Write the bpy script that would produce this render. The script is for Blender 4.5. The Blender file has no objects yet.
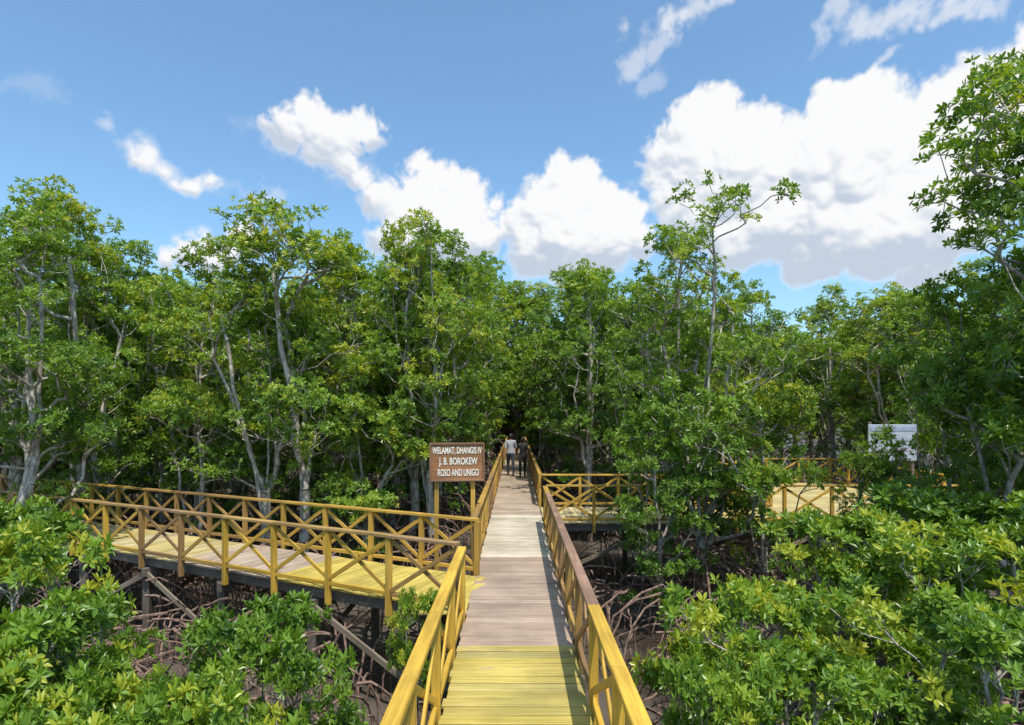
import bpy, math, random
import numpy as np
from mathutils import Vector, Matrix
random.seed(7)
scene=bpy.context.scene
F=600.0; CX=516.0; HY=415.0; CAMZ=4.0; DZ=1.5
def link(o,parent=None):
    scene.collection.objects.link(o)
    if parent: o.parent=parent
    return o
def empty(name,loc=(0,0,0)):
    e=bpy.data.objects.new(name,None); e.location=loc; e.empty_display_size=.2
    return link(e)
# ---------------------------------------------------------------- materials
class NT:
    def __init__(s,nt): s.nt=nt
    def n(s,t,**k):
        nd=s.nt.nodes.new(t)
        for a,b in k.items(): setattr(nd,a,b)
        return nd
    def put(s,sock,v):
        if hasattr(v,'node'): s.nt.links.new(v,sock)
        elif v is not None: sock.default_value=v
    def m(s,op,a,b=None,c=None,clamp=False):
        nd=s.n('ShaderNodeMath',operation=op,use_clamp=clamp)
        s.put(nd.inputs[0],a)
        if b is not None: s.put(nd.inputs[1],b)
        if c is not None: s.put(nd.inputs[2],c)
        return nd.outputs[0]
    def vm(s,op,a,b=None,out=0):
        nd=s.n('ShaderNodeVectorMath',operation=op)
        s.put(nd.inputs[0],a)
        if b is not None: s.put(nd.inputs[1],b)
        return nd.outputs[out]
    def noise(s,vec,scale,detail=4,rough=.55):
        nd=s.n('ShaderNodeTexNoise'); s.put(nd.inputs['Vector'],vec)
        nd.inputs['Scale'].default_value=scale; nd.inputs['Detail'].default_value=detail; nd.inputs['Roughness'].default_value=rough
        return nd.outputs['Fac']
    def ss(s,v,a,b,o0=0.,o1=1.):
        nd=s.n('ShaderNodeMapRange',interpolation_type='SMOOTHSTEP')
        s.put(nd.inputs[0],v); nd.inputs[1].default_value=a; nd.inputs[2].default_value=b
        nd.inputs[3].default_value=o0; nd.inputs[4].default_value=o1
        return nd.outputs[0]
    def mix(s,f,a,b,bt='MIX'):
        nd=s.n('ShaderNodeMix',data_type='RGBA',blend_type=bt)
        s.put(nd.inputs[0],f); s.put(nd.inputs[6],a); s.put(nd.inputs[7],b)
        return nd.outputs[2]
def newmat(name):
    m=bpy.data.materials.new(name); m.use_nodes=True
    t=NT(m.node_tree); b=m.node_tree.nodes['Principled BSDF']; o=m.node_tree.nodes['Material Output']
    return m,t,b,o
def c4(c): return (c[0],c[1],c[2],1)

def mat_wood():
    m,t,b,o=newmat('painted_timber')
    col=t.n('ShaderNodeAttribute',attribute_name='col').outputs['Color']
    lc=t.n('ShaderNodeAttribute',attribute_name='lc').outputs['Vector']
    wear=t.n('ShaderNodeAttribute',attribute_name='wear').outputs['Fac']
    g=t.noise(t.vm('MULTIPLY',lc,(1.2,28,1)),1.5,4,.6)
    g2=t.noise(t.vm('MULTIPLY',lc,(2.5,9,1)),1.6,5,.65)
    geo=t.n('ShaderNodeNewGeometry').outputs['Position']
    big=t.noise(geo,1.3,4,.6)
    raw=t.mix(g,c4((.20,.15,.11)),c4((.47,.37,.28)))
    w=t.m('ADD',t.m('MULTIPLY',g2,.8),t.m('MULTIPLY',big,.5))
    w=t.m('ADD',w,wear)
    wf=t.ss(w,.84,1.08)
    paint=t.mix(t.ss(g,.3,.7),t.mix(1.,col,c4((.72,.68,.64)),'MULTIPLY'),col)
    c=t.mix(wf,paint,raw)
    dirt=t.ss(big,.35,.65,.74,1.)
    hs=t.n('ShaderNodeHueSaturation'); t.put(hs.inputs['Color'],c); t.put(hs.inputs['Value'],dirt)
    t.put(b.inputs['Base Color'],hs.outputs[0])
    t.put(b.inputs['Roughness'],t.ss(g,.2,.8,.5,.75))
    bp=t.n('ShaderNodeBump'); bp.inputs['Strength'].default_value=.4; bp.inputs['Distance'].default_value=.006
    t.put(bp.inputs['Height'],t.m('ADD',g,t.m('MULTIPLY',g2,.6))); t.put(b.inputs['Normal'],bp.outputs[0])
    return m
WOOD=mat_wood()
def mat_leaf(name,dark,light,yel,trans=.33):
    m,t,b,o=newmat(name)
    tint=t.n('ShaderNodeAttribute',attribute_name='tint').outputs['Fac']
    r=t.n('ShaderNodeObjectInfo').outputs['Random']
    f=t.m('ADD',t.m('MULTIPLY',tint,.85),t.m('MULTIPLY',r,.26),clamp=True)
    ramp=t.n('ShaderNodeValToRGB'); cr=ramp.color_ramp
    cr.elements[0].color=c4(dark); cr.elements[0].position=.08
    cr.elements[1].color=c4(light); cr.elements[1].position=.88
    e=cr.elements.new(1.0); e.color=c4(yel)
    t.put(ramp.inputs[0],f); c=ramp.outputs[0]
    t.put(b.inputs['Base Color'],c); b.inputs['Roughness'].default_value=.38
    b.inputs['Specular IOR Level'].default_value=.5
    tr=t.n('ShaderNodeBsdfTranslucent'); t.put(tr.inputs[0],t.mix(1.,c,(1.75,1.6,.5,1),'MULTIPLY'))
    ms=t.n('ShaderNodeMixShader'); ms.inputs[0].default_value=trans
    t.put(ms.inputs[1],b.outputs[0]); t.put(ms.inputs[2],tr.outputs[0]); t.put(o.inputs[0],ms.outputs[0])
    return m
LEAF=mat_leaf('mangrove_leaf',(.036,.100,.012),(.195,.32,.032),(.38,.41,.04))
def mat_bark(name,a,bb):
    m,t,b,o=newmat(name)
    p=t.n('ShaderNodeTexCoord').outputs['Object']
    n=t.noise(t.vm('MULTIPLY',p,(6,6,2.5)),2.2,5,.65)
    t.put(b.inputs['Base Color'],t.mix(t.ss(n,.35,.65),c4(a),c4(bb))); b.inputs['Roughness'].default_value=.85
    return m
BARK=mat_bark('mangrove_bark',(.20,.165,.13),(.50,.45,.38))
ROOT=mat_bark('mangrove_root_bark',(.10,.06,.045),(.28,.18,.135))
def plain(name,c,r=.6,var=.15,scale=8):
    m,t,b,o=newmat(name)
    p=t.n('ShaderNodeTexCoord').outputs['Object']
    n=t.noise(p,scale,4,.6)
    d=tuple(x*(1-var*2) for x in c)
    t.put(b.inputs['Base Color'],t.mix(t.ss(n,.3,.7),c4(d),c4(c))); b.inputs['Roughness'].default_value=r
    return m
# ---------------------------------------------------------------- timber builder
class Timber:
    def __init__(s): s.v=[];s.f=[];s.c=[];s.l=[];s.w=[];s.k=0
    def beam(s,p0,p1,w,h,col,up=(0,0,1),wear=0.):
        p0=Vector(p0);p1=Vector(p1);d=(p1-p0);L=d.length;d.normalize();up=Vector(up)
        if abs(d.dot(up))>.98: up=Vector((0,1,0))
        sd=d.cross(up).normalized();u=sd.cross(d).normalized()
        i=len(s.v);s.k+=1;seed=s.k*3.37
        j=1+random.uniform(-.17,.1)
        for e,pp in ((0,p0),(1,p1)):
            for a,b in ((-1,-1),(1,-1),(1,1),(-1,1)):
                s.v.append(pp+sd*(a*w/2)+u*(b*h/2))
                s.l.append((e*L+seed, a*w/2+b*h/2, seed)); s.c.append((col[0]*j,col[1]*j,col[2]*j,1)); s.w.append(wear)
        for q in ((0,3,2,1),(4,5,6,7),(0,1,5,4),(1,2,6,5),(2,3,7,6),(3,0,4,7)): s.f.append([i+x for x in q])
    def make(s,name,parent=None,bev=.005):
        me=bpy.data.meshes.new(name); me.from_pydata(s.v,[],s.f)
        a=me.attributes.new('col','FLOAT_COLOR','POINT'); a.data.foreach_set('color',np.array(s.c,dtype=np.float32).ravel())
        a=me.attributes.new('lc','FLOAT_VECTOR','POINT'); a.data.foreach_set('vector',np.array(s.l,dtype=np.float32).ravel())
        a=me.attributes.new('wear','FLOAT','POINT'); a.data.foreach_set('value',np.array(s.w,dtype=np.float32))
        me.materials.append(WOOD); o=bpy.data.objects.new(name,me); link(o,parent)
        if bev:
            md=o.modifiers.new('bev','BEVEL'); md.width=bev; md.segments=1; md.limit_method='ANGLE'
        return o
YEL=(.68,.42,.05); OCH=(.56,.34,.055); BRN=(.27,.15,.085); PINK=(.45,.325,.245); TAN=(.62,.53,.41); GRY=(.18,.15,.12)
DYEL=(.62,.49,.11)
def lerp(a,b,t): return tuple(x+(y-x)*t for x,y in zip(a,b))
def deck(T,p0,p1,w,colfn,step=.15,sub=True,posts=2.0,braces=True):
    p0=Vector(p0);p1=Vector(p1);d=p1-p0;L=d.length;d.normalize();n=Vector((d.y,-d.x,0))
    k=int(L/step)
    for i in range(k):
        c=p0+d*((i+.5)*step)+Vector((0,0,DZ-.016+random.uniform(-.004,.004)))
        a=w/2+random.uniform(-.012,.018);b=w/2+random.uniform(-.012,.018)
        col,wear=colfn(c)
        ang=random.uniform(-.005,.005)
        T.beam(c-n*a+d*ang,c+n*b-d*ang,step-random.uniform(.010,.018),.032,col,wear=wear+random.uniform(-.16,.16))
    if sub:
        for s_ in (-w/2+.08,0,w/2-.08):
            q0=p0+n*s_+Vector((0,0,DZ-.115));q1=p1+n*s_+Vector((0,0,DZ-.115))
            T.beam(q0,q1,.07,.155,GRY,wear=.1)
        m=int(L/posts)
        for i in range(m+1):
            c=p0+d*min(i*posts+.2,L-.1)
            T.beam(c-n*(w/2+.1)+Vector((0,0,DZ-.27)),c+n*(w/2+.1)+Vector((0,0,DZ-.27)),.09,.14,GRY,wear=.1)
            for s_ in (-w/2+.05,w/2-.05):
                T.beam(c+n*s_+d*.1+Vector((0,0,-.5)),c+n*s_+d*.1+Vector((0,0,DZ-.20)),.12,.12,GRY,wear=.1)
            if braces and i<m:
                for s_ in (-w/2-.03,w/2+.03):
                    a=c+n*s_; bq=p0+d*min((i+1)*posts+.2,L-.1)+n*s_
                    if (i%2)==0: T.beam(a+Vector((0,0,.3)),bq+Vector((0,0,DZ-.3)),.035,.09,(.27,.22,.16),wear=-.05)
                    else: T.beam(a+Vector((0,0,DZ-.3)),bq+Vector((0,0,.3)),.035,.09,(.27,.22,.16),wear=-.05)
            if braces: T.beam(c-n*(w/2-.05)+d*.2+Vector((0,0,.35)),c+n*(w/2-.05)+d*.2+Vector((0,0,DZ-.35)),.035,.09,GRY,wear=.1)
def rail(T,p0,p1,colfn,spacing=1.1,hr=.88,first=True,last=True,topfn=None):
    p0=Vector(p0);p1=Vector(p1);d=p1-p0;L=d.length;d.normalize();n=Vector((d.y,-d.x,0))
    k=max(1,round(L/spacing));sp=L/k
    Z=lambda z:Vector((0,0,DZ+z))
    for i in range(k+1):
        if i==0 and not first: continue
        if i==k and not last: continue
        c=p0+d*(i*sp); col,we=colfn(c)
        tl=random.uniform(-.012,.012)
        T.beam(c+Z(-.22)+d*tl,c+Z(hr+.012-.05),.074,.074,col,up=(n.x,n.y,0),wear=we)
    for i in range(k):
        a=p0+d*(i*sp);b=p0+d*((i+1)*sp);col,we=colfn((a+b)/2)
        tc,tw=(topfn or colfn)((a+b)/2)
        T.beam(a+Z(hr-.012+random.uniform(-.003,.003)),b+Z(hr-.012+random.uniform(-.003,.003)),.105,.042,tc,wear=tw+.05)
        aa=a+d*.04;bb=b-d*.04
        T.beam(aa+Z(.09),bb+Z(.09),.045,.06,col,wear=we)
        r=lambda:random.uniform(-.025,.025)
        T.beam(aa+Z(.15+r())+n*.016,bb+Z(hr-.08+r())+n*.016,.025,.06,col,wear=we)
        T.beam(aa+Z(hr-.08+r())-n*.016,bb+Z(.15+r())-n*.016,.025,.06,col,wear=we)
def c_main(p):
    y=p.y
    if y<6.45: return (lerp(DYEL,(.52,.44,.16),random.random()),.05)
    if y<10.6: return (lerp(PINK,TAN,random.uniform(0,.3)),.03)
    if y<15: return (lerp(TAN,(.70,.63,.49),random.random()),.0)
    if y<20: return (lerp(PINK,TAN,.3),.05)
    return (lerp(BRN,TAN,.5),.1)
def r_left(p):
    if p.y<7.6: return (YEL,-.07)
    return (lerp(OCH,BRN,.4+.4*math.sin(p.y*.9)),.04)
def r_right(p):
    if p.y<5.3: return (YEL,-.07)
    if p.y<12.2: return (lerp(BRN,OCH,.45+.2*math.sin(p.y*2)),.05)
    if p.y<18: return (OCH,-.06)
    return (lerp(OCH,BRN,.5),.04)
def r_right_top(p):
    if 5.3<p.y<13: return (lerp(BRN,(.40,.25,.17),.6),.08)
    return r_right(p)
def c_side(p):
    x=-p.x
    if x<3.4: return (DYEL,.02)
    if x<5.4: return (lerp(PINK,TAN,random.uniform(.1,.6)),.04)
    return (lerp(DYEL,TAN,random.uniform(.2,.7)),.04)
def r_side(p):
    f=.5+.5*math.sin(-p.x*1.15+.9)
    return (lerp(YEL,BRN,min(1,max(0,(f-.5)*1.7))),-.06+.1*f)
def r_side_top(p):
    c,w=r_side(p); return (lerp(c,(.34,.22,.13),.6),.08)
def r_sideb(p):
    f=.5+.5*math.sin(-p.x*.8+2.6)
    return (lerp(OCH,BRN,min(1,max(0,(f-.4)*1.2))),-.02)
def c_right(p): return (lerp(DYEL,TAN,.35+.2*math.sin(p.x)),.0)
def r_rt(p): return (lerp(YEL,OCH,.6+.4*math.sin(p.x*2)),-.06)

bw=empty('wooden_boardwalk')
RX=.66
T=Timber(); deck(T,(0,-4,0),(0,46,0),1.25,c_main); T.make('main_deck',bw,.004)
T=Timber()
rail(T,(-RX,-3.5,0),(-RX,7.35,0),r_left,1.2)
rail(T,(-RX,9.45,0),(-RX,45,0),r_left,1.3)
rail(T,(RX,-3.5,0),(RX,13.7,0),r_right,1.2,topfn=r_right_top)
rail(T,(RX,16.5,0),(RX,45,0),r_right,1.3)
T.make('main_railing',bw)
sd=Vector((-1,.511,0)).normalized(); sn=Vector((sd.y,-sd.x,0))
if sn.y<0: sn=-sn
A=Vector((-.68,7.58,0)); 
wd=1.62
T=Timber(); c0=A+sn*(wd/2)
deck(T,c0+sd*.38,c0+sd*17,wd-.12,c_side); 
for i in range(11):
    y=7.62+i*.15+.06
    T.beam((-1.45,y,DZ-.022),(-.635,y,DZ-.022),.139,.03,DYEL,wear=.0)
T.make('side_deck',bw,.004)
T=Timber()
rail(T,A+sd*.06,A+sd*16.6,r_side,1.09,first=True,topfn=r_side_top)
rail(T,A+sn*wd+sd*.75,A+sn*wd+sd*16.6,r_sideb,1.09)
T.beam((-.68,9.45,DZ+.866),A+sn*wd+sd*.75+Vector((0,0,DZ+.866)),.10,.042,YEL)
T.make('side_railing',bw)
T=Timber()
deck(T,(.65,15.1,0),(15,15.1,0),2.4,c_right)
deck(T,(9.3,16.32,0),(9.3,22.3,0),4.6,c_right)
T.make('east_deck',bw,.004)
T=Timber()
rail(T,(.70,13.86,0),(15,13.86,0),r_rt,1.1,first=False)
rail(T,(.70,16.36,0),(6.95,16.36,0),r_rt,1.1,first=False)
rail(T,(6.95,16.36,0),(6.95,22.3,0),r_rt,1.1,first=False)
rail(T,(7.0,22.35,0),(11.7,22.35,0),r_rt,1.15)
rail(T,(11.7,22.3,0),(11.7,16.4,0),r_rt,1.1,first=False)
T.make('east_railing',bw)

# ---------------------------------------------------------------- signs
def text(body,size,loc,mat,parent,name,width):
    cu=bpy.data.curves.new(name,'FONT'); cu.body=body; cu.size=size; cu.extrude=.002; cu.offset=.003
    cu.align_x='CENTER'; cu.align_y='CENTER'
    o=bpy.data.objects.new(name,cu); o.location=loc; o.rotation_euler=(math.radians(90),0,0)
    o.data.materials.append(mat); link(o,parent)
    bpy.context.view_layer.update(); w=o.dimensions.x
    if w>0: o.scale=(width/w,1,1)
    return o
WHITE=plain('white_sign_paint',(.80,.77,.68),.6,.05)
sg=empty('wooden_welcome_sign',(-1.04,10.6,0)); 
T=Timber()
SB=(.40,.185,.075)
for i in range(4): T.beam((-.46,0,2.85+.16*i+.07),(.46,0,2.85+.16*i+.07),.03,.155,SB,up=(0,0,1),wear=-.45)
T.beam((-.48,-.02,2.845),(.48,-.02,2.845),.05,.03,BRN,wear=-.3);T.beam((-.48,-.02,3.495),(.48,-.02,3.495),.05,.03,BRN,wear=-.3)
T.beam((-.47,-.02,2.862),(-.47,-.02,3.478),.03,.05,BRN,wear=-.3);T.beam((.47,-.02,2.862),(.47,-.02,3.478),.03,.05,BRN,wear=-.3)
T.beam((-.36,.06,-.4),(-.36,.06,3.5),.075,.075,OCH,wear=.0);T.beam((.28,.06,-.4),(.28,.06,3.5),.075,.075,OCH,wear=.0)
T.make('sign_boards',sg,.003)
text('WELAMAT, DHANGIS IV',.165,(0,-.024,3.37),WHITE,sg,'lettering_line_1',.87)
text('J. B. BOROKEW',.17,(.02,-.024,3.18),WHITE,sg,'lettering_line_2',.68)
text('ROSO AND UNIGO',.17,(.02,-.024,2.98),WHITE,sg,'lettering_line_3',.72)
sg.rotation_euler=(0,0,math.radians(8))
ib=empty('information_board',(10.9,17.4,0)); T=Timber()
for x in (-.62,.62): T.beam((x,.05,-.4),(x,.05,3.8),.08,.08,GRY)
T.make('posts',ib)
def boxmesh(name,dx,dy,dz,loc,mat,parent,bev=.01):
    T=Timber(); T.beam((-dx/2,0,0),(dx/2,0,0),dy,dz,(1,1,1)); me=bpy.data.meshes.new(name); me.from_pydata(T.v,[],T.f); me.materials.append(mat)
    o=bpy.data.objects.new(name,me); o.location=loc; link(o,parent); m=o.modifiers.new('b','BEVEL'); m.width=bev; return o
boxmesh('panel',1.4,.04,1.05,(0,-.02,3.2),plain('board_face',(.42,.46,.54),.5,.15,2),ib)
boxmesh('header_strip',1.3,.01,.12,(0,-.047,3.6),plain('board_blue',(.32,.38,.52),.5),ib,.002)
for i in range(4): boxmesh('notice_patch_%d'%i,.55,.01,.09,(-.32+.64*(i%2),-.047,3.3-.3*(i//2)),plain('board_grey%d'%i,(.33+.03*i,.38,.45),.5),ib,.002)

# ---------------------------------------------------------------- trees
def leaves(rng,pos,axis,L,nl=8,tvar=None):
    N=len(pos); axis=axis/np.linalg.norm(axis,axis=1,keepdims=True)
    ref=np.where(np.abs(axis[:,2:3])<.9,np.array([[0,0,1.]]),np.array([[1.,0,0]]))
    e1=np.cross(axis,ref);e1/=np.linalg.norm(e1,axis=1,keepdims=True);e2=np.cross(axis,e1)
    P=np.repeat(pos,nl,0);A=np.repeat(axis,nl,0);E1=np.repeat(e1,nl,0);E2=np.repeat(e2,nl,0)
    k=np.tile(np.arange(nl),N); ph=k*2.4+np.repeat(rng.uniform(0,6.28,N),nl)+rng.normal(0,.15,N*nl)
    th=np.radians(35+ (k/nl)*60+rng.normal(0,9,N*nl))
    r=E1*np.cos(ph)[:,None]+E2*np.sin(ph)[:,None]
    d=A*np.cos(th)[:,None]+r*np.sin(th)[:,None]
    nrm=A*np.sin(th)[:,None]-r*np.cos(th)[:,None]
    s=np.cross(d,nrm)
    tw=rng.normal(0,.3,N*nl)[:,None]; nrm=nrm*np.cos(tw)+s*np.sin(tw); s=np.cross(d,nrm)
    LL=(L*rng.uniform(.7,1.12,N*nl))[:,None]; W=LL*.42
    base=P+d*LL*.12
    v=np.stack([base, base+d*LL*.3+s*W*.46+nrm*W*.12, base+d*LL*.68+s*W*.42+nrm*W*.10, base+d*LL-nrm*LL*.08,
                base+d*LL*.68-s*W*.42+nrm*W*.10, base+d*LL*.3-s*W*.46+nrm*W*.12],1)
    if tvar is None: tvar=np.zeros(N)
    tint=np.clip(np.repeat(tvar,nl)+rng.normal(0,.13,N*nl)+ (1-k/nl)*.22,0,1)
    ye=rng.random(N*nl)<.006; tint[ye]=1
    return v.reshape(-1,3),np.repeat(tint,6)
class Tube:
    def __init__(s): s.v=[];s.f=[]
    def seg(s,a,b,ra,rb,n=5):
        a=np.asarray(a);b=np.asarray(b);d=b-a;l=np.linalg.norm(d)
        if l<1e-5:return
        d=d/l;ref=np.array([0,0,1.]) if abs(d[2])<.9 else np.array([1.,0,0]);e=np.cross(d,ref);e/=np.linalg.norm(e);g=np.cross(d,e)
        i=len(s.v)
        for p,r in((a,ra),(b,rb)):
            for k in range(n):
                t=6.2832*k/n; s.v.append(p+(e*math.cos(t)+g*math.sin(t))*r)
        for k in range(n): s.f.append((i+k,i+(k+1)%n,i+n+(k+1)%n,i+n+k))
    def poly(s,pts,r0,r1,n=5):
        m=len(pts)-1
        for i in range(m): s.seg(pts[i],pts[i+1],r0+(r1-r0)*i/m,r0+(r1-r0)*(i+1)/m,n)
def arch(rng,T,base,h,ang,R,r):
    pts=[]
    for t in np.linspace(0,1,8):
        x=R*(1-(1-t)**1.6) ; z=h*(1-t**2.4)
        pts.append(np.array(base)+np.array([math.cos(ang)*x,math.sin(ang)*x,z])+rng.normal(0,.02,3))
    pts[-1][2]=base[2]-.15
    T.poly(pts,r,r*.75,5)
def tree_mesh(name,seed,H,zb,R,K,nr,cr,L,lobes=6,lean=.4,roots=9,stems=2,r0=.0078,shell=.55,low=0,pw=.42):
    rng=np.random.default_rng(seed)
    nodes=[np.array([0,0,.75])];par=[-1]
    top=np.array([rng.uniform(-lean,lean),rng.uniform(-lean,lean),H*.9])
    for st in range(stems):
        tp=top if st==0 else np.array([rng.uniform(-R,R)*.6,rng.uniform(-R,R)*.6,H*rng.uniform(.6,.86)])
        last=0 if st==0 else min(len(nodes)-1,rng.integers(0,3)); p0=nodes[last].copy()
        ns=9; off=rng.normal(0,.10,(ns+1,2)).cumsum(0)*.6; off-=np.linspace(0,1,ns+1)[:,None]*off[-1]
        for i in range(1,ns+1):
            t=i/ns; p=p0+(tp-p0)*np.array([t**1.0,t**1.0,t]);p[:2]+=off[i]*(H/8)
            nodes.append(p);par.append(last);last=len(nodes)-1
    lob=[]
    for i in range(lobes):
        z=zb+(H-zb)*rng.uniform(.10,.88); f=(z-zb)/(H-zb)
        rr=R*(.75*math.sin(math.pi*min(1,max(.12,f*.85+.1)))+.1)
        a=i*2.4+rng.uniform(-.5,.5)
        lob.append((np.array([math.cos(a)*rr*.75,math.sin(a)*rr*.75,z]),R*rng.uniform(.34,.58),(H-zb)*rng.uniform(.08,.16)))
    lob.append((np.array([top[0],top[1],H-(H-zb)*.12]),R*.40,(H-zb)*.12))
    cl=[]
    for i in range(K):
        c,ra,rz=lob[rng.integers(0,len(lob))]
        d=rng.normal(0,1,3);d/=np.linalg.norm(d); q=rng.uniform(shell,1.0)
        if d[2]<-.3: d[2]*=.5
        cl.append(c+d*q*np.array([ra,ra,rz]))
    for i in range(low):
        a=rng.uniform(0,6.28);cl.append(np.array([math.cos(a)*R*.7*rng.random(),math.sin(a)*R*.7*rng.random(),rng.uniform(zb*.6,zb*1.2)]))
    cl=[c for c in cl if c[2]>.35]
    cl.sort(key=lambda c: math.hypot(c[0],c[1])+.2*abs(c[2]-zb))
    tips=[]
    for c in cl:
        arr=np.array(nodes); dd=np.linalg.norm(arr-c,axis=1)+np.maximum(0,arr[:,2]-c[2]+.35)*2.5
        j=int(dd.argmin()); a=nodes[j]
        m1=a+(c-a)*.4+np.array([0,0,-.06])*np.linalg.norm(c-a)+rng.normal(0,.04,3); m2=a+(c-a)*.75+rng.normal(0,.04,3)+np.array([0,0,-.03])
        l=j
        for p in (m1,m2,c-np.array([0,0,.08])): nodes.append(p);par.append(l);l=len(nodes)-1
        tips.append(l)
    cnt=np.zeros(len(nodes));
    for t in tips: cnt[t]+=1
    for i in range(len(nodes)-1,0,-1): cnt[par[i]]+=cnt[i]
    rad=r0*np.sqrt(np.maximum(cnt,.6))
    T=Tube()
    for i in range(1,len(nodes)):
        if cnt[i]<1: continue
        j=par[i]; T.seg(nodes[j],nodes[i],min(rad[j],rad[i]*1.35),rad[i],7 if rad[i]>.04 else (5 if rad[i]>.015 else 3))
    nb=len(T.f)
    for i in range(roots):
        arch(rng,T,(0,0,0),rng.uniform(.55,1.5),i*6.28/roots+rng.uniform(-.3,.3),rng.uniform(.5,1.5)*(.6+.05*H),rng.uniform(.016,.03))
    T.seg((0,0,-.1),(0,0,.8),.035+rad[0]*.4,rad[0],7)
    nroot=len(T.f)-nb
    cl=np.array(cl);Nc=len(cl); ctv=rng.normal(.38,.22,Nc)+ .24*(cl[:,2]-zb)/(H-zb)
    off=rng.normal(0,1,(Nc*nr,3)); off/=np.linalg.norm(off,axis=1,keepdims=True); off*=(rng.random((Nc*nr,1))**pw)*cr*np.array([1,1,.62])
    pos=np.repeat(cl,nr,0)+off
    ax=np.array([[0,0,.75]])+off/cr*.75+rng.normal(0,.25,(Nc*nr,3))
    ctr=np.array([top[0]*.5,top[1]*.5,(H+zb)/2]); o2=pos-ctr; o2[:,2]*=.3; ax+=.3*o2/np.maximum(.2,np.linalg.norm(o2,axis=1,keepdims=True))
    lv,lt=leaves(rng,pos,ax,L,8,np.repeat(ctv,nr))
    nv=len(T.v); V=np.concatenate([np.array(T.v),lv]); nl=len(lv)//6
    me=bpy.data.meshes.new(name)
    base=nv+np.arange(nl)*6
    q=np.stack([base,base+3,base+2,base+1, base,base+5,base+4,base+3],1).reshape(-1,4)
    quads=np.concatenate([np.array(T.f),q]).astype(np.int32)
    me.vertices.add(len(V));me.vertices.foreach_set('co',V.astype(np.float32).ravel())
    me.loops.add(quads.size);me.loops.foreach_set('vertex_index',quads.ravel())
    me.polygons.add(len(quads));me.polygons.foreach_set('loop_start',np.arange(0,quads.size,4,dtype=np.int32))
    try: me.polygons.foreach_set('loop_total',np.full(len(quads),4,dtype=np.int32))
    except Exception: pass
    mi=np.ones(len(quads),dtype=np.int32);mi[:len(T.f)]=0;mi[nb:nb+nroot]=2
    me.materials.append(BARK);me.materials.append(LEAF);me.materials.append(ROOT)
    me.polygons.foreach_set('material_index',mi)
    sm=np.zeros(len(quads),dtype=bool);sm[:len(T.f)]=True;me.polygons.foreach_set('use_smooth',sm)
    me.update(calc_edges=True)
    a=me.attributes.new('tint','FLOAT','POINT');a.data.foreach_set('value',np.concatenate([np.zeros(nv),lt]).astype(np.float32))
    me['H']=float(V[:,2].max())
    return me
MID=[tree_mesh('mangrove_mid_%d'%i,10+i,8.0,2.3,1.65,180,11,.27,.098,lobes=14,stems=3+i%2,low=6) for i in range(6)]
BUSH=[tree_mesh('mangrove_bush_%d'%i,40+i,2.7,.8,1.15,66,10,.20,.105,lobes=9,stems=3,roots=10,r0=.006,shell=.35) for i in range(4)]
SPARSE=tree_mesh('mangrove_sparse',71,8.6,2.6,2.2,140,9,.24,.10,lobes=13,stems=5,shell=.5)
LOW=[tree_mesh('mangrove_low_%d'%i,80+i,5.0,1.2,1.6,125,11,.26,.102,lobes=11,stems=3,low=6) for i in range(3)]
EDGE=tree_mesh('mangrove_edge',95,9.2,3.0,2.0,190,10,.27,.11,lobes=15,stems=4,shell=.35,lean=.6)
def put(me,x,y,H,name='mangrove_tree',rot=None,parent=None,wx=1.,dz=0):
    o=bpy.data.objects.new(name,me); s=H/me['H']
    o.location=(x,y,dz);o.rotation_euler=(random.uniform(-.04,.04),random.uniform(-.04,.04),random.uniform(0,6.28) if rot is None else rot)
    sw=s**.6*wx; o.scale=(sw,sw,s); return link(o,parent)
def at(px,y): return (px-CX)/F*y
def hh(py,y): return CAMZ+(HY-py)/F*y
put(MID[0],at(8,13.6),13.6,hh(194,13.6),rot=.5)
put(MID[1],at(85,15.5),15.5,hh(180,15.5),rot=2.5)
put(MID[2],at(303,13.0),13.0,hh(200,13.0),rot=1.2)
put(MID[3],at(432,15.0),15.0,hh(212,15.0),rot=4.0,wx=.85)
put(SPARSE,at(700,12.2),12.2,hh(183,12.2),rot=.3,wx=.95)
put(SPARSE,at(672,13.4),13.4,hh(222,13.4),rot=2.9,wx=.8)
put(LOW[0],at(700,12.0),12.0,hh(320,12.0),rot=2.)
put(LOW[2],at(765,12.3),12.3,hh(370,12.3),rot=1.,wx=.75)
put(LOW[1],at(660,11.3),11.3,hh(395,11.3),rot=4.4,wx=.78)
put(EDGE,at(1075,7.6),7.6,hh(-45,7.6),rot=3.5,wx=.92)
put(EDGE,at(1100,8.6),8.6,hh(30,8.6),rot=1.2,wx=1.0)
put(LOW[0],at(1005,9.0),9.0,hh(255,9.0),rot=3.1,wx=.9)
put(LOW[1],at(950,11.6),11.6,hh(335,11.6),rot=5.,wx=.85)
put(LOW[0],at(1070,9.5),9.5,hh(230,9.5),rot=1.1)
put(LOW[2],at(870,12.6),12.6,hh(440,12.6),rot=2.2,wx=.6)
put(MID[4],at(-90,9.5),11.5,hh(200,11.5))
for x,y,p,i,w in ((-2.6,20,258,0,1.1),(2.45,21,258,1,1.1),(-2.5,27,262,2,1.25),(2.5,26,265,3,1.3),(-2.6,34,262,4,1.5),(2.6,33,264,0,1.5),(0,49,265,1,1.7),(-2,47,268,2,1.6),(2.2,48,262,3,1.6),(-1,52,265,4,1.8),(1.4,54,262,0,1.8)):
    put(MID[i],x,y,min(hh(p,y),14.5),wx=w)
for i in range(16): put(LOW[i%2],random.uniform(-7,7),random.uniform(47,52),random.uniform(4.5,6.5),wx=1.3)
def bush(px,py,y,i,wx=1.): put(BUSH[i%4],at(px,y),y,hh(py,y),'mangrove_shrub',wx=wx)
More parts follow.
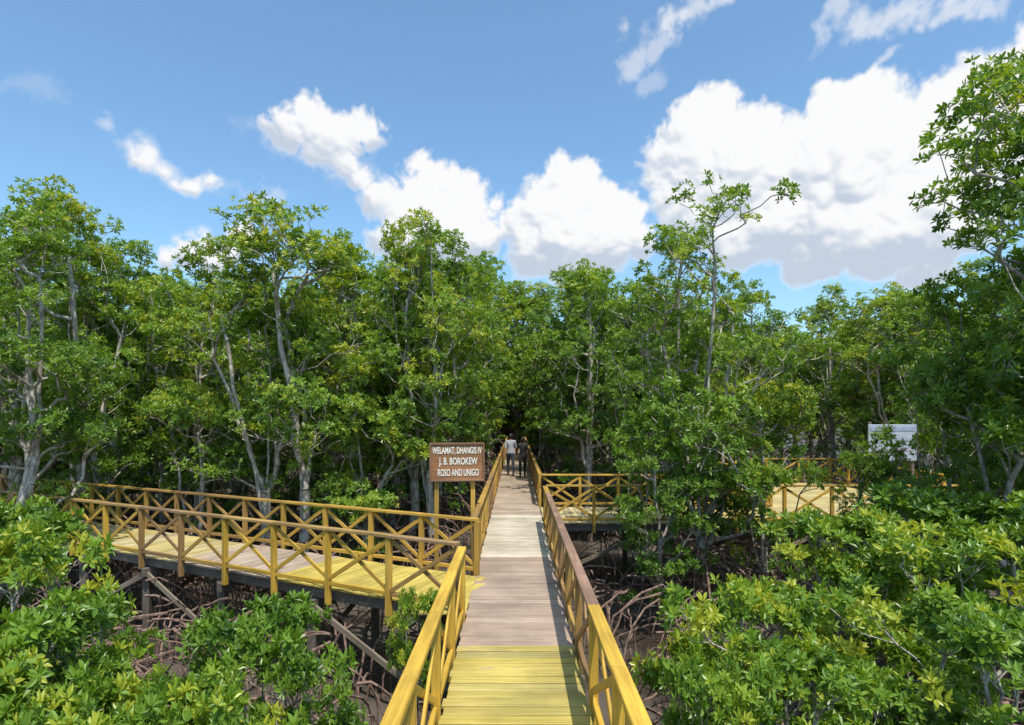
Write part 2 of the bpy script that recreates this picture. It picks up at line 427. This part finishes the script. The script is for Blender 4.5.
for a in [(5,492,6.4,0,.85),(38,518,5.6,1,.72),(-60,495,6.5,2),(-5,600,4.3,3,.8),(20,640,4.0,2,.7),(255,585,5.0,0,.66),(290,630,4.5,1,.58),(120,672,3.8,3,.6),(190,655,4.2,2,.62),(55,690,3.5,0,.6),(225,695,3.6,1,.6),
          (415,588,6.9,3,.38),
          (715,572,5.4,1,.70),(770,580,6.0,2,.85),(800,630,4.6,0,.78),(722,650,4.2,3,.55),(905,575,5.2,1,.85),(850,505,7.6,2,.95),(965,525,6.4,3,1.0),(1015,600,4.6,0,.9),
          (930,480,8.0,0,1.1),(1030,490,6.9,1,1.2),(800,705,3.7,1,.6)]:
    bush(*a)
prof=[(-300,205),(0,205),(60,190),(120,212),(150,255),(230,255),(260,230),(310,215),(365,245),(440,232),(490,258),(620,262),(790,268),(940,258),(1024,215),(1400,200)]
def top(px): return float(np.interp(px,[p[0] for p in prof],[p[1] for p in prof]))
forest=empty('mangrove_forest')
def blocked(x,y):
    if abs(x)<1.9 and y<46: return True
    if abs(x+1.1)<2.2 and y<13.5: return True
    rel=Vector((x,y,0))-A; al=rel.dot(sd); ac=rel.dot(sn)
    if -1<al<19 and ac<wd+1.2 : return True
    if x<0 and y<10.6: return True
    if x>0 and y<17.6 and x<16: return True
    if 5.6<x<13 and y<23.6: return True
    return False
pts=[]
random.seed(21)
tries=0
while tries<9000 and len(pts)<310:
    tries+=1
    y=11+ (random.random()**1.5)*40; x=random.uniform(-1.05,1.05)*(y*.95+4)
    if blocked(x,y): continue
    md=1.25 if y<24 else 2.0
    if any((x-a)**2+(y-b)**2<md*md for a,b in pts): continue
    pts.append((x,y))
for x,y in pts:
    px=CX+F*x/y; Hm=hh(top(px),y)
    H=min(Hm,random.uniform(9.0,11.0))*random.uniform(.84,1.0)
    if random.random()<.18 and y<26: put(random.choice(LOW),x,y,random.uniform(4,5.5),'tree',parent=forest)
    else: put(random.choice(MID),x,y,H,'tree',parent=forest,wx=random.uniform(.9,1.15))
for i in range(90):
    y=random.uniform(50,75);x=random.uniform(-80,80); put(random.choice(MID),x,y,random.uniform(9,11.5),'tree',parent=forest,wx=1.5)
rng=np.random.default_rng(5); TR=Tube()
for i in range(620):
    while True:
        x=rng.uniform(-11,11);y=rng.uniform(2.5,16)
        if abs(x)>1.0: break
    for k in range(rng.integers(1,5)): arch(rng,TR,(x,y,0),rng.uniform(.35,1.25),rng.uniform(0,6.28),rng.uniform(.4,1.5),rng.uniform(.010,.024))
for i in range(900):
    x=rng.uniform(-10,10);y=rng.uniform(2.5,14); TR.seg((x,y,-.05),(x+rng.normal(0,.04),y+rng.normal(0,.04),rng.uniform(.1,.3)),.009,.004,4)
me=bpy.data.meshes.new('prop_roots');me.from_pydata([tuple(v) for v in TR.v],[],TR.f);me.materials.append(ROOT)
link(bpy.data.objects.new('mangrove_prop_roots',me))
# ---------------------------------------------------------------- ground
m,t,b,o=newmat('mud')
p=t.n('ShaderNodeNewGeometry').outputs['Position']
n1=t.noise(p,.7,6,.6);n2=t.noise(p,9,6,.7)
c=t.mix(t.ss(n1,.38,.62),c4((.04,.03,.024)),c4((.10,.08,.06)))
c=t.mix(t.ss(n2,.55,.7,0,.6),c,c4((.16,.12,.08)))
t.put(b.inputs['Base Color'],c); t.put(b.inputs['Roughness'],t.ss(n1,.35,.6,.25,.85))
bp=t.n('ShaderNodeBump');bp.inputs['Strength'].default_value=.8;bp.inputs['Distance'].default_value=.06
t.put(bp.inputs['Height'],t.m('ADD',n1,t.m('MULTIPLY',n2,.5)));t.put(b.inputs['Normal'],bp.outputs[0])
me=bpy.data.meshes.new('ground');N=90
xs=np.sign(np.linspace(-1,1,N))*np.abs(np.linspace(-1,1,N))**4*1500
vv=[];ff=[]
for j in range(N):
    for i in range(N):
        x,y=xs[i],xs[j]+6
        vv.append((x,y,.05*math.sin(x*1.3+y*.7)+.04*math.sin(y*2.1-x*.6)))
for j in range(N-1):
    for i in range(N-1): k=j*N+i; ff.append((k,k+1,k+N+1,k+N))
me.from_pydata(vv,[],ff);me.materials.append(m)
for q in me.polygons:q.use_smooth=True
link(bpy.data.objects.new('ground',me))
# ---------------------------------------------------------------- people
def skinned(name,verts,edges,radii,sub=2):
    me=bpy.data.meshes.new(name);me.from_pydata(verts,edges,[]);o=bpy.data.objects.new(name,me);scene.collection.objects.link(o)
    md=o.modifiers.new('s','SKIN'); 
    for i,r in enumerate(radii):
        sv=me.skin_vertices[0].data[i]; sv.radius=(r,r) if not isinstance(r,tuple) else r; sv.use_root=(i==0)
    sb=o.modifiers.new('u','SUBSURF');sb.levels=sub;sb.render_levels=sub
    dg=bpy.context.evaluated_depsgraph_get();dg.update();ev=o.evaluated_get(dg)
    m2=bpy.data.meshes.new_from_object(ev);bpy.data.objects.remove(o)
    for q in m2.polygons:q.use_smooth=True
    o=bpy.data.objects.new(name,m2);return o
SKIN=plain('skin',(.34,.19,.12),.5,.05);HAIR=plain('black_hair',(.015,.012,.01),.5,.1);EYE=plain('eye',(.02,.015,.01),.3,.0)
def person(name,loc,rotz,shirt,pants,step=.18,h=1.68,skirt=False,longhair=False):
    e=empty(name,loc)
    V=[(0,0,.93),(0,0,1.08),(0,.0,1.25),(0,.0,1.38),(0,.0,1.46),(0,.01,1.53)]
    E=[(0,1),(1,2),(2,3),(3,4),(4,5)];Rr=[(.14,.105),(.13,.10),(.155,.105),(.13,.09),(.055,.055),(.05,.05)]
    def add(v,p,r): V.append(v);E.append((p,len(V)-1));Rr.append(r);return len(V)-1
    for s,st in((-1,step),(1,-step)):
        a=add((s*.09,0,.86),0,.10);a=add((s*.095,st*.55,.52),a,.066);a2=add((s*.095,st*.55,.47),a,.06);a=add((s*.095,st-.05,.10),a2,.042)
        a=add((s*.095,st-.03,.045),a,.042);a=add((s*.105,st+.14,.035),a,.035)
    hands=[]
    for s,st in((-1,-step),(1,step)):
        a=add((s*.17,0,1.40),3,.062);a=add((s*.215,st*.25-.01,1.13),a,.043);a=add((s*.225,st*.75+.03,.90),a,.030);a=add((s*.225,st*.85+.04,.865),a,.028)
        hands.append((s,V[a]))
    body=skinned('body',V,E,Rr);
    for mm in (plain(name+'_shirt',shirt,.8,.1,5),plain(name+'_trousers',pants,.8,.1,5),SKIN,plain(name+'_shoes',(.03,.03,.03),.6,.1)): body.data.materials.append(mm)
    for q in body.data.polygons:
        c=q.center; i=0
        if abs(c.x)>.16 and c.z<1.16: i=2
        elif c.z<.09: i=3
        elif c.z<.93: i=1
        elif c.z>1.455: i=2
        q.material_index=i
    link(body,e)
    import bmesh
    bm=bmesh.new();bmesh.ops.create_uvsphere(bm,u_segments=24,v_segments=18,radius=1)
    for v in bm.verts:
        x,y,z=v.co; w=.078*(1-.22*max(0,-z)); v.co=(x*w,y*.095+(.012 if z<0 and y>0 else 0)*-z,z*.118)
        if y>.85 and -.35<z<.15: v.co.y+=.018*(1-abs(x)*3) if abs(x)<.33 else 0
        if y>.8 and .0<z<.2 and .25<abs(x)<.5: v.co.y-=.006
    mh=bpy.data.meshes.new('head');bm.to_mesh(mh);bm.free();mh.materials.append(SKIN);mh.materials.append(HAIR)
    for q in mh.polygons:
        q.use_smooth=True;c=q.center
        if c.z>.055 or (c.y<-.01 and c.z>(-.11 if longhair else -.05)): q.material_index=1
    hd=bpy.data.objects.new('head',mh);hd.location=(0,.012,1.60);link(hd,e)
    bm=bmesh.new();bmesh.ops.create_uvsphere(bm,u_segments=20,v_segments=14,radius=1)
    bmesh.ops.delete(bm,geom=[v for v in bm.verts if v.co.y>.35 and v.co.z<.45 or v.co.z<(-.95 if longhair else -.55)],context='VERTS')
    for v in bm.verts: v.co=(v.co.x*.087,v.co.y*.104-.004,v.co.z*(.126 if v.co.z>0 else (.2 if longhair else .12)))
    mh=bpy.data.meshes.new('hair');bm.to_mesh(mh);bm.free();mh.materials.append(HAIR)
    for q in mh.polygons:q.use_smooth=True
    hr=bpy.data.objects.new('hair',mh);hr.location=(0,.012,1.603);link(hr,e)
    for s in(-1,1):
        for nm,pp,sc,mt in (('ear',(s*.082,.0,1.60),(.01,.02,.032),SKIN),('eye',(s*.03,.1,1.612),(.013,.008,.007),EYE)):
            bm=bmesh.new();bmesh.ops.create_uvsphere(bm,u_segments=10,v_segments=8,radius=1);mq=bpy.data.meshes.new(nm);bm.to_mesh(mq);bm.free();mq.materials.append(mt)
            oo=bpy.data.objects.new(nm,mq);oo.location=pp;oo.scale=sc;link(oo,e)
    bm=bmesh.new();bmesh.ops.create_uvsphere(bm,u_segments=10,v_segments=6,radius=1);mq=bpy.data.meshes.new('mouth');bm.to_mesh(mq);bm.free();mq.materials.append(plain(name+'_lips',(.25,.09,.07)))
    oo=bpy.data.objects.new('mouth',mq);oo.location=(0,.098,1.548);oo.scale=(.024,.01,.007);link(oo,e)
    for s,w in hands:
        w=Vector(w);hv=[tuple(w),tuple(w+Vector((0,.005,-.045))),tuple(w+Vector((0,.008,-.085)))];he=[(0,1),(1,2)];rr=[(.02,.026),(.016,.036),(.014,.038)]
        hn=skinned('palm',hv,he,rr,1);hn.data.materials.append(SKIN);link(hn,e)
        for k,(dy,ln) in enumerate(((.032,.07),(.012,.08),(-.009,.075),(-.029,.058))):
            b0=w+Vector((0,dy,-.085));f=skinned('finger_%d'%k,[tuple(b0),tuple(b0+Vector((-s*.006,.004,-ln*.5))),tuple(b0+Vector((-s*.02,.006,-ln*.95)))],[(0,1),(1,2)],[.009,.0085,.007],1)
            f.data.materials.append(SKIN);link(f,e)
        b0=w+Vector((0,.025,-.03));f=skinned('thumb',[tuple(b0),tuple(b0+Vector((-s*.012,.03,-.03))),tuple(b0+Vector((-s*.016,.038,-.06)))],[(0,1),(1,2)],[.012,.010,.008],1)
        f.data.materials.append(SKIN);link(f,e)
    e.rotation_euler=(0,0,rotz);e.scale=(h/1.72,)*3
    return e
person('walking_man',(-.22,24.6,DZ),.05,(.40,.42,.47),(.035,.04,.055),.18,1.74)
person('walking_woman',(.26,24.0,DZ),-.03,(.02,.02,.024),(.018,.018,.02),-.14,1.62,longhair=True)
q=A+sn*(wd*.6)+sd*14.6
person('visitor_on_side_walkway',(q.x,q.y,DZ),1.1,(.03,.03,.04),(.04,.05,.08),.12,1.66)
# ---------------------------------------------------------------- clouds (far dome patch)
rg=np.random.default_rng(11)
def vnoise(X,Y,seed):
    r=np.random.default_rng(seed); G=r.random((256,256)).astype(np.float32)
    xi=np.floor(X).astype(int);yi=np.floor(Y).astype(int);fx=X-xi;fy=Y-yi
    fx=fx*fx*fx*(fx*(fx*6-15)+10);fy=fy*fy*fy*(fy*(fy*6-15)+10);xi&=255;yi&=255;x1=(xi+1)&255;y1=(yi+1)&255
    return (G[yi,xi]*(1-fx)+G[yi,x1]*fx)*(1-fy)+(G[y1,xi]*(1-fx)+G[y1,x1]*fx)*fy
def fbm(X,Y,sc,octv,seed,rough=.5):
    a=1.;s=0;tt=0
    for i in range(octv):
        s=s+a*vnoise(X/sc*2**i+31.7*i,Y/sc*2**i+11.3*i,seed+i);tt+=a;a*=rough
    return s/tt-.5
stp=.1; azs=np.radians(np.arange(-68,68,stp));els=np.radians(np.arange(-.5,42,stp))
X0,Y0=np.meshgrid(azs*600,els*600); X0=X0.astype(np.float32);Y0=Y0.astype(np.float32)
X=X0+fbm(X0,Y0,34,6,100,.58)*24; Y=Y0+fbm(X0,Y0,34,6,200,.58)*24
Hm=np.full(X.shape,-50.,np.float32);Ins=np.full(X.shape,-60.,np.float32);Br=np.full(X.shape,-50.,np.float32);Wi=np.zeros(X.shape,np.float32)
def conv(x,y,r):
    dx=(x-CX)/F;dy=(HY-y)/F;return math.atan2(dx,1)*600,math.atan2(dy,math.hypot(1,dx))*600,r/math.sqrt((1+dx*dx)*math.sqrt(1+dx*dx+dy*dy))
def splat(cx,cy,cz,r,arrs,pad=20):
    i0=max(0,int((cx-r-pad-azs[0]*600)/(600*math.radians(stp))));i1=int((cx+r+pad-azs[0]*600)/(600*math.radians(stp)))+1
    j0=max(0,int((cy-r-pad-els[0]*600)/(600*math.radians(stp))));j1=int((cy+r+pad-els[0]*600)/(600*math.radians(stp)))+1
    if i1<=0 or j1<=0: return
    sl=(slice(j0,j1),slice(i0,i1)); d2=(X[sl]-cx)**2+(Y[sl]-cy)**2
    if d2.size==0: return
    ins=r-np.sqrt(d2); h=cz+np.sqrt(np.maximum(0,r*r-d2)); h=np.where(ins>0,h,-50)
    for a in arrs: a[sl]=np.maximum(a[sl],h)
    Ins[sl]=np.maximum(Ins[sl],ins)
big=[(702,140,40),(668,160,24),(652,178,18),(690,165,32),(745,172,52),(715,190,38),(795,150,38),(760,145,30),(832,110,30),(870,108,36),(848,95,16),(850,165,68),(915,145,58),(965,108,44),(1002,85,40),(1025,55,34),(930,210,66),(850,220,58),(785,215,48),(990,170,64),(1030,150,60),(700,215,34),(870,250,38),(930,255,38),(810,255,30),(740,235,34),(670,200,24),
 (568,194,32),(545,204,28),(524,214,22),(508,222,14),(600,210,30),(624,218,22),(565,232,38),(605,242,34),(634,240,24),(535,245,28),(575,262,26),(498,200,8),
 (436,182,24),(455,192,26),(415,194,22),(402,206,24),(470,212,24),(430,225,34),(458,238,30),(398,230,22),(370,202,18),(388,240,20),(485,235,18),(410,250,24),
 (308,122,22),(290,132,20),(325,130,25),(350,130,22),(372,131,17),(388,127,10),(274,134,11),(318,152,19),(340,164,18),(356,182,17),(330,142,22),(264,127,6),(202,246,19),(188,250,15),(218,255,18),(246,232,15),(254,242,14),(160,258,11),(232,250,14),(317,96,5),
 (148,159,11),(134,156,9),(163,165,7),(196,184,9),(212,186,7),(180,181,6),
 (-120,240,80),(-220,200,90),(1130,120,90),(1250,200,90)]
for x,y,r in big:
    cx,cy,r=conv(x,y,r); splat(cx,cy,0,r,(Hm,Br))
    n=int(10+r*1.1)
    for k in range(n):
        th=rg.uniform(0,6.283);ph=math.sqrt(rg.random())
        dx=math.cos(th)*ph;dy=math.sin(th)*ph
        if dy<-.45: continue
        dz=math.sqrt(max(0,1-dx*dx-dy*dy)); rc=r*rg.uniform(.16,.38)
        px_,py_,pz_=cx+dx*r*.92,cy+dy*r*.92,dz*r*.8; splat(px_,py_,pz_,rc,(Hm,))
        for q_ in range(6):
            t2=rg.uniform(0,6.283);p2=math.sqrt(rg.random());ex=math.cos(t2)*p2;ey=math.sin(t2)*p2;ez=math.sqrt(max(0,1-ex*ex-ey*ey))
            splat(px_+ex*rc,py_+ey*rc,pz_+ez*rc*.9,rc*rg.uniform(.25,.5),(Hm,))
def blur(a,k):
    for ax in (0,1):
        for _ in range(2):
            c=np.cumsum(np.pad(a,[(k+1,k) if i==ax else (0,0) for i in (0,1)],mode='edge'),axis=ax)
            a=(np.take(c,np.arange(2*k+1,c.shape[ax]),axis=ax)-np.take(c,np.arange(0,c.shape[ax]-2*k-1),axis=ax))/(2*k+1)
    return a
sm=lambda v,a,b:(lambda t:t*t*(3-2*t))(np.clip((v-a)/(b-a),0,1))
fin=fbm(X0,Y0,22,6,300,.6)
alpha=sm(Ins+fin*18,-2.5,6.)
def lamb(h,k,S):
    h=blur(np.maximum(h,-8).astype(np.float64),k); gy,gx=np.gradient(h); nn=np.sqrt(gx*gx+gy*gy+1.); return (-gx*S[0]-gy*S[1]+S[2])/nn
S=np.array([.22,.74,.60]);S=S/np.linalg.norm(S)
l1=lamb(Hm+fin*9,1,S);l2=lamb(Hm,5,S);l3=lamb(Br,14,S)
sh=.24*l1+.40*l2+.36*l3
lit=sm(sh,-.02,.64)
for x,y,rx,ry,rot,w in [(640,55,26,8,.9,.5),(690,15,34,8,.25,.7),(660,45,30,6,.6,.45),(622,28,9,7,0,.5),(650,85,24,6,.3,.3),(818,35,20,6,.9,.5),(838,12,24,6,.2,.5),(900,12,50,8,.08,.65),(950,8,36,6,0,.6),(885,60,14,4,.2,.5),(100,125,10,6,0,.4),(262,194,26,6,.1,.35),(245,195,10,5,0,.35),(150,160,26,9,-.3,.45),(200,184,20,6,0,.5),(25,90,24,5,.3,.15),(300,160,40,8,-.4,.25),(352,165,20,12,0,.35),(640,180,18,6,.2,.25)]:
    cx,cy,_=conv(x,y,1); u=(X-cx)*math.cos(rot)+(Y-cy)*math.sin(rot);v=-(X-cx)*math.sin(rot)+(Y-cy)*math.cos(rot)
    g=1-np.sqrt((u/(rx*1.3))**2+(v/(ry*1.8))**2)
    Wi=np.maximum(Wi,w*sm(g+fin*2.4,-.05,.9))
A2=1-(1-alpha)*(1-Wi); lit=np.where(alpha>Wi,lit*alpha+(1-alpha)*.9,.92)
dk=np.array([.56,.64,.76]);wh=np.array([.97,.97,.98]); C=dk+(wh-dk)*lit[...,None]  # sunlit tops and shaded bases baked into the clouds' emission colour
R=1400.;az_,el_=np.meshgrid(azs,els);Vv=np.stack([np.sin(az_)*np.cos(el_),np.cos(az_)*np.cos(el_),np.sin(el_)],-1)*R
ny,nx=A2.shape;idx=np.arange(ny*nx).reshape(ny,nx);keep=np.maximum.reduce([A2[:-1,:-1],A2[1:,:-1],A2[:-1,1:],A2[1:,1:]])>.004
Q=np.stack([idx[:-1,:-1],idx[:-1,1:],idx[1:,1:],idx[1:,:-1]],-1)[keep]
used=np.unique(Q);rem=np.zeros(ny*nx,np.int64);rem[used]=np.arange(len(used));Q=rem[Q].astype(np.int32)
Vv=Vv.reshape(-1,3)[used];Vv[:,2]+=4;Cc=C.reshape(-1,3)[used];Aa=A2.reshape(-1)[used]
me=bpy.data.meshes.new('cloud_sky');me.vertices.add(len(Vv));me.vertices.foreach_set('co',Vv.astype(np.float32).ravel())
me.loops.add(Q.size);me.loops.foreach_set('vertex_index',Q.ravel());me.polygons.add(len(Q));me.polygons.foreach_set('loop_start',np.arange(0,Q.size,4,dtype=np.int32))
me.update(calc_edges=True)
a=me.attributes.new('cc','FLOAT_COLOR','POINT');a.data.foreach_set('color',np.concatenate([Cc,Aa[:,None]],1).astype(np.float32).ravel())
a=me.attributes.new('ca','FLOAT','POINT');a.data.foreach_set('value',Aa.astype(np.float32))
m=bpy.data.materials.new('cloud');m.use_nodes=True;m.node_tree.nodes.clear();t=NT(m.node_tree)
em=t.n('ShaderNodeEmission');t.put(em.inputs[0],t.n('ShaderNodeAttribute',attribute_name='cc').outputs['Color'])
tr=t.n('ShaderNodeBsdfTransparent');mx=t.n('ShaderNodeMixShader');t.put(mx.inputs[0],t.n('ShaderNodeAttribute',attribute_name='ca').outputs['Fac'])
t.put(mx.inputs[1],tr.outputs[0]);t.put(mx.inputs[2],em.outputs[0]);ou=t.n('ShaderNodeOutputMaterial');t.put(ou.inputs[0],mx.outputs[0])
m.cycles.emission_sampling='NONE';me.materials.append(m);link(bpy.data.objects.new('sky_clouds',me))
# ---------------------------------------------------------------- sky + light
W=bpy.data.worlds.new('sky');scene.world=W;W.use_nodes=True;nt=W.node_tree;nt.nodes.clear();t=NT(nt)
sunv=Vector((.17,-.42,1.0)).normalized();el=math.asin(sunv.z);az=math.atan2(sunv.x,sunv.y)
sky=t.n('ShaderNodeTexSky',sky_type='NISHITA');sky.sun_disc=False;sky.sun_elevation=el;sky.sun_rotation=az;sky.air_density=1.0;sky.dust_density=1.4;sky.ozone_density=1.8
bg1=t.n('ShaderNodeBackground')
t.put(bg1.inputs[0],t.mix(1.,sky.outputs[0],(1.2,1.5,1.55,1),'MULTIPLY'));bg1.inputs[1].default_value=.145
wo=t.n('ShaderNodeOutputWorld');t.put(wo.inputs[0],bg1.outputs[0])
sl=bpy.data.lights.new('sun','SUN');sl.energy=5;sl.angle=math.radians(.5);sl.color=(1,.955,.87)
so=bpy.data.objects.new('sun',sl);so.rotation_euler=sunv.to_track_quat('Z','Y').to_euler();so.location=(0,0,30);link(so)
# ---------------------------------------------------------------- camera
cd=bpy.data.cameras.new('camera');cd.sensor_width=36;cd.lens=F/1024*36;cd.shift_x=-(CX-512)/1024;cd.shift_y=(HY-362.5)/1024;cd.clip_end=5000;cd.clip_start=.05
co=bpy.data.objects.new('camera',cd);co.location=(0,0,CAMZ);co.rotation_euler=(math.radians(90),0,0);link(co);scene.camera=co
scene.view_settings.view_transform='Standard';scene.view_settings.look='None';scene.view_settings.exposure=0
